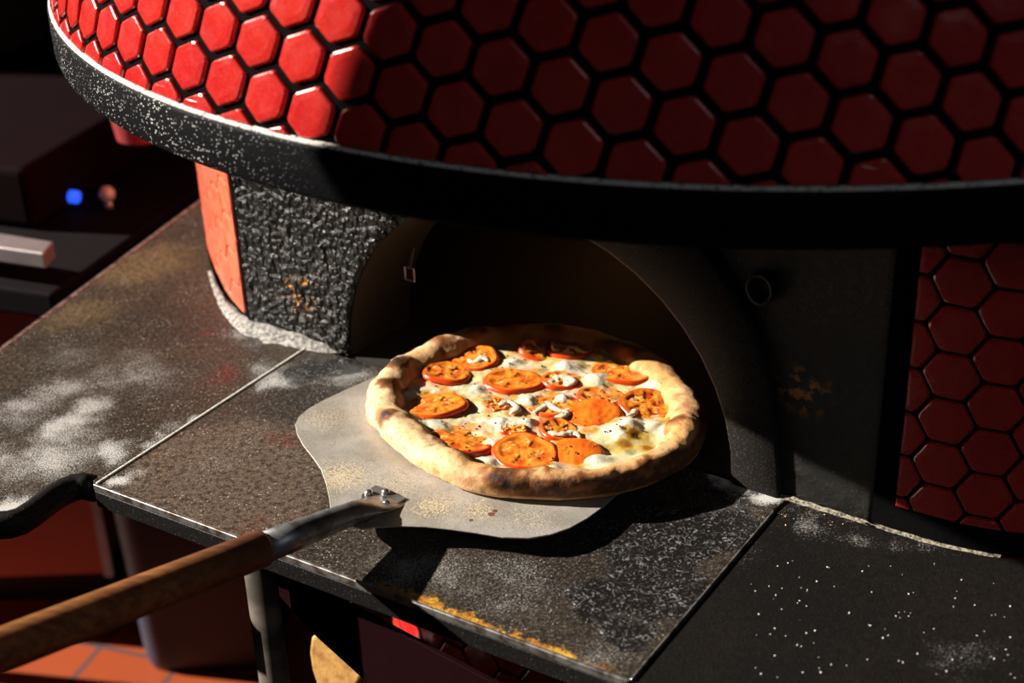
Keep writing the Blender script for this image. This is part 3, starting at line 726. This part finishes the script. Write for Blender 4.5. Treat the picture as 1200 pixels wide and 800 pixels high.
for i in range(NF2):
    f = 2*math.pi*i/NF2; rm = rout(f)-tubew(f)*1.55; row = []
    for k in range(1, NR+1):
        r = rm*(k/NR); X, Y = r*math.cos(f), r*math.sin(f)
        z = cheese_h(X, Y)+.004*ss(.88, 1, k/NR)
        row.append(bm.verts.new((X, Y, z)))
        n1 = nz(X*35, Y*35, 11); n2 = nz(X*110, Y*110, 12); n3 = nz(X*60, Y*60, 13)
        w = max([gauss(math.hypot(X-a, Y-b), rr*.95) for a, b, rr in WL]); t_ = max([ss(1.55, .9, math.hypot(X-a, Y-b)/rr) for a, b, rr in TL])
        c = lerp3(CRM, WH, .5+n1*1.2)
        c = lerp3(c, OIL, ss(.02, .4, n3+.2*n2)*.85)
        c = lerp3(c, ORG, .7*t_*ss(-.35, .25, n2+n1))
        cen = gauss(math.hypot(X, Y), .07); c = lerp3(c, ORG, cen*ss(-.05, .2, n2+.4*n3)*.85)
        c = lerp3(c, OLV, ss(.12, .4, nz(X*50, Y*50, 21))*.8*ss(.1, .8, r/rm))
        c = lerp3(c, WH, ss(.45, .75, w+.3*n2))
        bn_ = max([gauss(math.hypot(X-a, Y-b), rr) for a, b, rr in BURN]); c = lerp3(c, OIL, ss(.25, .5, bn_+.3*n2)); c = lerp3(c, (.27, .11, .02), ss(.45, .8, bn_+.45*n2))
        c = lerp3(c, OIL, ss(.9, 1, k/NR)*.7)
        colr[row[-1]] = c
    vs.append(row)
for i in range(NF2):
    a, b = vs[i], vs[(i+1) % NF2]
    for k in range(NR-1): bm.faces.new((a[k], a[k+1], b[k+1], b[k]))
bm.faces.new([vs[i][0] for i in range(NF2)])
paint(bm, colr)
t = NT('melted_cheese', .33, 0, .5); t.color(t.attr()); t.b.inputs['Subsurface Weight'].default_value = .2; t.b.inputs['Subsurface Scale'].default_value = .004
t.b.inputs['Subsurface Radius'].default_value = (1, .7, .4)
t.bump(t.math('ADD', t.noise(160, 4), t.math('MULTIPLY', t.noise(500, 3), .4)), .5, .0012)
ploc('cheese', bm, t.m)
t = NT('baked_tomato', .3, 0, .5, .4); t.color(t.attr()); t.b.inputs['Subsurface Weight'].default_value = .15; t.b.inputs['Subsurface Scale'].default_value = .003
t.b.inputs['Subsurface Radius'].default_value = (1, .3, .1); t.bump(t.noise(350, 4), .35, .0008); M_TOM = t.m
SKIN, FLESH, GEL, PALEF, SEED = (.66, .06, .006), (.84, .24, .02), (.55, .085, .008), (.88, .36, .06), (.88, .62, .25)
for n_, ((px, py, w, tilt, ta, kind), (X0, Y0, R_)) in enumerate(zip(TOM, TL)):
    bm = bmesh.new(); colr = {}; NA_, NK = 72, 22; rows = []; rnd = random.Random(n_+5)
    ph = rnd.random()*6; lob = rnd.choice((5, 6, 5)); el = rnd.uniform(.88, 1.05); seeds = [(rnd.uniform(.38, .7), rnd.uniform(0, 6.28)) for _ in range(16)]
    for i in range(NA_):
        a = 2*math.pi*i/NA_; row = []
        edge = 1.1*(1+.05*math.sin(2*a+ph)+.035*math.sin(3*a+ph)+.025*math.sin(5*a+ph*2))
        if kind == 'bits': edge *= .75+.35*nz(math.cos(a)*2, math.sin(a)*2, n_)
        for k in range(1, NK+4):
            if k <= NK: q = k/NK; zt = 1
            else: q = 1+.02*math.sin((k-NK)*.8); zt = 1-(k-NK)/3.2
            x, y = R_*q*edge*math.cos(a), R_*q*edge*math.sin(a)*el
            pocket = ss(.22, .36, q)*ss(.80, .66, q)*ss(-.5, .5, math.cos(lob*a+ph+1.1*nz(x*60, y*60, n_)))
            if kind == 'skin': z = .0050-.0035*q*q; pocket *= .12
            else: z = .0026-.0011*pocket+.0004*ss(.7, .85, q)
            z -= .0016*ss(.93, 1, q)
            z += .0005*nz(x*200, y*200, n_)
            if k > NK: z = z*max(0, zt)-.0018
            c = lerp3(FLESH, GEL, pocket*.85)
            c = lerp3(c, (.62, .085, .008), .8*ss(-.05, .35, nz(x*110, y*110, n_+9))); c = lerp3(c, (.84, .30, .03), .7*ss(.0, .4, nz(x*90, y*90, n_+19)))
            c = lerp3(c, PALEF, ss(.2, .05, q)*.5+.3*ss(.1, .4, nz(x*150, y*150, n_+3)))
            c = lerp3(c, SKIN, ss(.86, .93, q))
            if kind == 'skin': c = lerp3(lerp3(SKIN, FLESH, .55+.6*nz(x*70, y*70, n_)), FLESH, ss(.5, .1, q)*.3)
            else:
                for sr, sa in seeds:
                    sd_ = math.hypot(x-R_*sr*math.cos(sa), y-R_*sr*math.sin(sa)*el)
                    if sd_ < .0018 and k <= NK: c = lerp3(c, SEED, .7*ss(.0018, .0010, sd_)); z += .0004*ss(.0018, .0006, sd_)
                if kind == 'cheesy': c = lerp3(c, (.86, .72, .58), ss(0, .25, nz(x*120, y*60, 5))*ss(.85, .6, q)); z += .001*ss(0, .25, nz(x*120, y*60, 5))*ss(.85, .6, q)
            row.append(bm.verts.new((x, y, z))); colr[row[-1]] = c
        rows.append(row)
    for i in range(NA_):
        a, b = rows[i], rows[(i+1) % NA_]
        for k in range(NK+2): bm.faces.new((a[k], a[k+1], b[k+1], b[k]))
    bm.faces.new([r[0] for r in rows]); bm.faces.new([r[-1] for r in rows][::-1])
    paint(bm, colr)
    o = ploc('tomato_slice', bm, M_TOM)
    o.location = (X0, Y0, cheese_h(X0, Y0)-.0004+R_*math.sin(math.radians(tilt*.7))*.3)
    t_ = math.radians(tilt*.7); ax = Vector((-math.sin(math.radians(ta)), math.cos(math.radians(ta)), 0))
    o.rotation_mode = 'QUATERNION'; from mathutils import Quaternion; o.rotation_quaternion = Quaternion(ax, t_)
# threads of melted cheese over the slices
bm = bmesh.new()
for pts in ([(652, 451), (645, 447), (655, 441), (668, 443), (672, 449), (660, 452)], [(548, 418), (556, 424), (566, 419), (572, 425)], [(640, 470), (652, 478), (664, 484), (655, 488), (668, 478), (690, 470), (712, 473), (724, 468)], [(585, 474), (597, 470), (606, 478), (598, 486)], [(625, 484), (636, 476), (646, 470)], [(640, 505), (655, 509), (672, 506), (680, 512)], [(745, 478), (741, 485), (735, 490)]):
    P = [Vector((*L2(x, y, .02), 0)) for x, y in pts]
    for p in P: p.z = cheese_h(p.x, p.y)+.0027
    Q = []
    for i_ in range(len(P)-1):
        p0, p1, p2, p3 = P[max(0, i_-1)], P[i_], P[i_+1], P[min(len(P)-1, i_+2)]
        for t_ in (0, .167, .333, .5, .667, .833): Q.append(.5*((2*p1)+(p2-p0)*t_+(2*p0-5*p1+4*p2-p3)*t_*t_+(3*p1-p0-3*p2+p3)*t_**3))
    Q.append(P[-1]); sec = []
    for i, p in enumerate(Q):
        d = Q[min(i+1, len(Q)-1)]-Q[max(0, i-1)]; x, y, _ = frame(d); r = .0026*(1+.9*nz(p.x*220, p.y*220, 2))*(.35+.65*min(1, min(i, len(Q)-1-i)/3)); sec.append((p, Vector((-d.y, d.x, 0)).normalized(), Vector((0, 0, 1)), r*1.5, r*.6))
    loft(bm, sec, 10)
o = ploc('cheese_threads', bm, plain('white_cheese', (.66, .56, .42), .35, 0, .5, .2, .08)); o['kind'] = 'stuff'
bm = bmesh.new(); rnd = random.Random(4)
for _ in range(210):
    a = rnd.random()*6.283; r = .125*math.sqrt(rnd.random()); X, Y = r*math.cos(a), r*math.sin(a)
    tt = any(math.hypot(X-p[0], Y-p[1]) < p[2]*.95 for p in TL); s_ = rnd.uniform(.0004, .0011)
    z = cheese_h(X, Y)+(.006 if tt else .0006)
    bmesh.ops.create_icosphere(bm, subdivisions=1, radius=1, matrix=Matrix.Translation((X, Y, z)) @ Matrix.Rotation(rnd.random()*6, 4, 'Z') @ Matrix.Diagonal((s_*1.8, s_, s_*.5, 1)))
o = ploc('dried_herbs', bm, plain('herb', (.035, .03, .008), .7)); o['kind'] = 'stuff'
bm = bmesh.new()
vsb = [bm.verts.new((rout(2*math.pi*i/120)*.9*math.cos(2*math.pi*i/120), rout(2*math.pi*i/120)*.9*math.sin(2*math.pi*i/120), .0003)) for i in range(120)]
vst = [bm.verts.new((v.co.x, v.co.y, .006)) for v in vsb]
bm.faces.new(vst); bm.faces.new(vsb[::-1])
for i in range(120): bm.faces.new((vsb[i], vsb[(i+1) % 120], vst[(i+1) % 120], vst[i]))
ploc('dough_base', bm, plain('dough', (.6, .38, .18), .7))

# ------------------------------------------------------------------ under and behind
FZ = -.9
t = NT('terracotta_floor_tiles', .55)
br = t.N.new('ShaderNodeTexBrick'); br.offset = 0; br.inputs['Scale'].default_value = 1
mp = t.N.new('ShaderNodeMapping'); t.put(mp.inputs['Vector'], t.pos); mp.inputs['Rotation'].default_value = (0, 0, math.radians(20)); t.put(br.inputs['Vector'], mp.outputs[0])
br.inputs['Brick Width'].default_value = .16; br.inputs['Row Height'].default_value = .16; br.inputs['Mortar Size'].default_value = .006; br.inputs['Mortar Smooth'].default_value = .3
br.inputs['Color1'].default_value = (.34, .050, .006, 1); br.inputs['Color2'].default_value = (.38, .060, .008, 1); br.inputs['Mortar'].default_value = (.075, .05, .055, 1)
t.color(t.mix(t.rng(t.noise(6), .3, .7, 0, .3), br.outputs['Color'], (.22, .04, .008)))
bm = bmesh.new(); prism(bm, [(-3.2, -.6), (3, -.6), (3, 4.6), (-3.2, 4.6)], FZ-.05, FZ)
tag(fin('floor', bm, t.m), kind='structure')
bm = bmesh.new(); box(bm, Vector((-.1, 4.65, .9)), (8.2, .1, 3.6))
tag(fin('wall_back', bm, plain('dark_wall', (.03, .018, .02), .7)), kind='structure')
bm = bmesh.new()   # left wall added out of view, openings shaped to limit where the sun lands
for y0, y1, z0, z1 in ((-.6, 1.25, FZ, 2.7), (3.0, 4.6, FZ, 2.7), (1.25, 3.0, 2.4, 2.7), (1.25, 3.0, .58, .95), (1.25, 2.40, FZ, .58), (2.40, 3.0, FZ, .0)):
    box(bm, Vector((-3.25, (y0+y1)/2, (z0+z1)/2)), (.1, y1-y0, z1-z0))
bmesh.ops.remove_doubles(bm, verts=bm.verts[:], dist=1e-5)
tag(fin('wall_left', bm, plain('dark_wall_paint', (.03, .02, .02), .7)), kind='structure')
# leg post under the shelf
lp_ = G(308, 668, -.035)
leg = empty('shelf_post', Vector((lp_.x, lp_.y, FZ)), 'round worn grey steel post holding up the front of the shelf', 'post')
bm = bmesh.new(); pc = Vector((lp_.x-.008, lp_.y+.025, 0)); tube(bm, pc+Vector((0, 0, FZ+.006)), pc+Vector((0, 0, -.036)), .0155)
t = NT('worn_post_steel', .75, 0, .2); t.color(t.mix(t.rng(t.noise(18, 5), .45, .65), (.035, .026, .02), (.10, .08, .065))); fin('tube', bm, t.m, leg, True)
bm = bmesh.new(); tube(bm, pc+Vector((0, 0, FZ)), pc+Vector((0, 0, FZ+.008)), .035); fin('foot_plate', bm, t.m, leg)
# maroon bracket plate under the shelf
v0 = G(305, 667, -.034)+(-nd)*.04; q0 = v0.copy()
def VP(px, py): return on_plane(px, py, q0, nd)
bm = bmesh.new(); pl = [VP(*q) for q in ((300, 668), (385, 697), (480, 748), (600, 812), (760, 900), (640, 930), (430, 800), (366, 742))]
a = [bm.verts.new(p) for p in pl]; b = [bm.verts.new(p-nd*.006) for p in pl]; bm.faces.new(a); bm.faces.new(b[::-1])
for i in range(len(pl)): bm.faces.new((a[i], b[i], b[(i+1) % len(pl)], a[(i+1) % len(pl)]))
tag(fin('support_bracket', bm, plain('maroon_steel', (.012, .002, .003), .7, 0, .05), bevel=.001), 'dark maroon steel bracket plate slanting under the front of the shelf', 'bracket')
# split firewood log under the oven, yellow end showing
w0 = on_plane(392, 775, q0-nd*.10, nd)
bm = bmesh.new(); lpz = [on_plane(x, y, q0-nd*.10, nd) for x, y in ((364, 748), (372, 742), (426, 790), (420, 800), (410, 822), (384, 826), (372, 806), (365, 785), (362, 765))]
a = [bm.verts.new(p) for p in lpz]; b = [bm.verts.new(p-nd*.08) for p in lpz]; bm.faces.new(a); bm.faces.new(b[::-1])
for i in range(len(lpz)): bm.faces.new((a[i], b[i], b[(i+1) % len(lpz)], a[(i+1) % len(lpz)]))
t = NT('split_wood', .7); t.color(t.mix(t.rng(t.noise(40, 5), .4, .7), (.62, .33, .09), (.36, .16, .04))); t.bump(t.noise(90, 5), .5, .002)
fw_ = fin('firewood_log', bm, t.m, bevel=.004); tag(fw_, 'yellow split end of a firewood log poking out below the bracket', 'firewood')
low = min(p.z for p in lpz)
# rack carrying the log
bm = bmesh.new(); base = lpz[4]-nd*.04-ud*.0-Vector((.02, .02, 0)); box(bm, Vector((base.x+.02, base.y+.02, low-.012)), (.10, .09, .02), math.atan2(ud.y, ud.x))
for sx in (-.04, .04):
    for sy in (-.035, .035):
        p = Vector((base.x+.02, base.y+.02, 0))+ud*sx+nd*sy; box(bm, Vector((p.x, p.y, (low-.02+FZ)/2)), (.012, .012, low-.02-FZ), math.atan2(ud.y, ud.x))
tag(fin('wood_rack', bm, plain('rack_black', (.01, .01, .011), .5)), 'black rack holding firewood under the shelf', 'rack')
# bin
bb = G(245, 790, FZ); bcx, bcy = -.54, 2.20
binr = empty('waste_bin', (bcx, bcy, FZ), 'dark blue-black bin with rounded corners standing on the terracotta tiles under the counter', 'bin')
def rrect(w, d, r, n=6):
    P = []
    for sx, sy, a0 in ((1, 1, 0), (-1, 1, 90), (-1, -1, 180), (1, -1, 270)):
        for k in range(n+1):
            a = math.radians(a0+90*k/n); P.append((sx*(w/2-r)+r*math.cos(a), sy*(d/2-r)+r*math.sin(a)))
    return P
bm = bmesh.new(); pr = None
for z, s_ in ((0, .86), (.02, .9), (.5, 1.0), (.52, 1.03), (.55, 1.03)):
    r_ = [bm.verts.new((bcx+x*s_, bcy+y*s_, FZ+z)) for x, y in rrect(.27, .30, .05)]
    if pr:
        for i in range(len(r_)): bm.faces.new((pr[i], pr[(i+1) % len(r_)], r_[(i+1) % len(r_)], r_[i]))
    else: bm.faces.new(r_[::-1])
    pr = r_
bm.faces.new(pr); fin('bin_body', bm, plain('bin_plastic', (.020, .026, .055), .5), binr, True)
bm = bmesh.new(); prism(bm, [(bcx+x*1.06, bcy+y*1.06) for x, y in rrect(.27, .30, .05)], FZ+.551, FZ+.58); fin('lid', bm, plain('bin_lid', (.02, .02, .03), .4), binr, bevel=.006)
# red cabinet
CY = 2.24; cab = empty('red_cabinet', (-1.15, CY+.25, FZ), 'low brick-red cabinet behind the left counter', 'cabinet')
bm = bmesh.new(); box(bm, Vector((-.98, CY+.25, -.50)), (.46, .5, .62)); fin('carcass', bm, plain('red_laminate', (.50, .13, .10), .5, var=.12, sc=4), cab, bevel=.004)
bm = bmesh.new(); box(bm, Vector((-.98, CY+.27, -.855)), (.44, .44, .09)); fin('plinth', bm, plain('plinth_black', (.012, .01, .01), .6), cab)
bm = bmesh.new(); box(bm, Vector((-.742, CY-.004, -.50)), (.016, .012, .62)); fin('edge_strip', bm, plain('strip_metal', (.6, .65, .7), .5), cab)
# dark bench with equipment behind the left counter
bz = -.06
e0, e1 = G(60, 345, bz), G(240, 215, bz); bdv = (e1-e0).normalized(); bn = Vector((-bdv.y, bdv.x, 0))
if bn.x > 0: bn = -bn
bench = empty('steel_bench', Vector((e1.x-.3, e1.y+.1, FZ)), 'long dark steel bench running behind the left counter', 'bench')
bm = bmesh.new(); q = [e0-bdv*.55+bn*.02, e1+bdv*1.2+bn*.02, e1+bdv*1.2+bn*.8, e0-bdv*.55+bn*.8]
q = [e0+bn*.0, e1+bdv*.65, e1+bdv*.65+bn*.75, e0+bn*.75]
prism(bm, [(p.x, p.y) for p in q], bz-.04, bz); fin('bench_top', bm, plain('dark_steel', (.007, .005, .006), .8, 0, .05, sc=5), bench, bevel=.005)
for p in (e0+bdv*.05+bn*.70, e1+bdv*.6+bn*.05, e1+bdv*.6+bn*.70):
    bm = bmesh.new(); tube(bm, Vector((p.x, p.y, FZ)), Vector((p.x, p.y, bz-.04)), .018, seg=12); fin('leg', bm, plain('leg_steel', (.05, .05, .05), .5), bench)
# appliance on the bench
ap = G(70, 235, .06); unit = empty('prep_unit', Vector((ap.x, ap.y+.25, bz)), 'dark maroon countertop unit with a blue lamp, blurred behind the oven', 'appliance')
ua = math.atan2(bdv.y, bdv.x)
uc = e0.lerp(e1, .5)+bn*.40+bdv*.22
bm = bmesh.new(); box(bm, Vector((uc.x, uc.y, bz+.05)), (.50, .5, .096), ua); fin('casing', bm, plain('maroon_casing', (.008, .003, .004), .8, 0, .02, sc=3), unit, bevel=.012)
un = -bn
f0 = uc+un*.25
def UF(px, py): return on_plane(px, py, Vector((f0.x, f0.y, 0)), un)

p = UF(83, 230); bm = bmesh.new(); tube(bm, p-un*.004, p+un*.012, .010); t = NT('blue_lamp', .3); t.color((.02, .08, .5)); t.b.inputs['Emission Color'].default_value = (.02, .10, 1, 1); t.b.inputs['Emission Strength'].default_value = 1.2
o = fin('indicator_lamp', bm, t.m, unit, True); o['label'] = 'small glowing blue lamp'
p = G(128, 243, bz); bm = bmesh.new(); tube(bm, p, p+Vector((0, 0, .012)), .006); bmesh.ops.create_uvsphere(bm, u_segments=20, v_segments=12, radius=.013, matrix=Matrix.Translation(p+Vector((0, 0, .022)))); o = fin('knob', bm, plain('knob_steel', (.75, .72, .68), .4, .3), bench, True); o['label'] = 'bright round steel knob'
# bright steel tray at the very left
tq = [G(*q_, bz+.05) for q_ in ((-90, 262), (46, 292), (48, 306), (-90, 290))]
bm = bmesh.new(); prism(bm, [(p.x, p.y) for p in (G(-120, 268, 0), G(50, 292, 0), G(62, 278, 0), G(-100, 252, 0))], -.03, -.006)
tr = fin('steel_tray', bm, plain('tray_steel', (.42, .36, .37), .35, .6), bevel=.003); tag(tr, 'pale steel tray with its corner showing at the left behind the counter', 'tray')
# red tubs far behind
for px, py, w, lab in ((55, 165, .10, 'dim red tub standing among the dark equipment, nearest the dome'), (8, 305, .07, 'dim red tub at the left edge below the other red things'), (5, 195, .09, 'dim red tub at the left edge above the steel tray')):
    pass
fr = empty('fridge', (-.95, 3.7, FZ), 'tall near-black fridge filling the dark corner behind the oven', 'fridge')
M_FR = plain('fridge_black', (.009, .004, .006), .6, sc=2)
bm = bmesh.new(); box(bm, Vector((-.95, 3.75, FZ+.95)), (1.9, .7, 1.88)); fin('cabinet_body', bm, M_FR, fr, bevel=.01)
for x_ in (-1.43, -.47):
    bm = bmesh.new(); box(bm, Vector((x_, 3.38, FZ+.98)), (.94, .035, 1.7)); dr = fin('door', bm, M_FR, fr, bevel=.006)
    bm = bmesh.new(); hx_ = x_+(.42 if x_ < -1 else -.42); tube(bm, Vector((hx_, 3.33, FZ+.8)), Vector((hx_, 3.33, FZ+1.3)), .011, seg=12)
    for z_ in (.83, 1.27): tube(bm, Vector((hx_, 3.37, FZ+z_)), Vector((hx_, 3.33, FZ+z_)), .008, seg=10)
    fin('door_handle', bm, plain('fridge_handle', (.06, .05, .05), .4, .5), dr, True)
bm = bmesh.new(); c_ = G(168, 158, .041); pr = None
for z, r in ((0, .040), (.075, .050), (.078, .054), (.088, .054)):
    r_ = [bm.verts.new((c_.x+r*math.cos(a_*math.pi/16), c_.y+r*math.sin(a_*math.pi/16), .0395+z)) for a_ in range(32)]
    if pr:
        for i in range(32): bm.faces.new((pr[i], pr[(i+1) % 32], r_[(i+1) % 32], r_[i]))
    else: bm.faces.new(r_[::-1])
    pr = r_
bm.faces.new(pr)
tag(fin('red_tub', bm, plain('red_plastic', (.30, .03, .035), .5)), 'dim red plastic tub on top of the dark unit behind the oven', 'tub')

# added canopy hanging left of the oven, outside the picture; it shades the middle of the dome
blk = empty('sun_blocker', (-1.0, .3, 1.0), 'unseen black canopy hanging to the left in front of the oven', 'blocker')
bm = bmesh.new(); ye = 1.272; box(bm, Vector((-.90, (ye-1.6)/2, 1.24)), (.1, ye+1.6, 1.0)); fin('blocker_body', bm, plain('blocker_black', (.03, .03, .03), .5), blk)
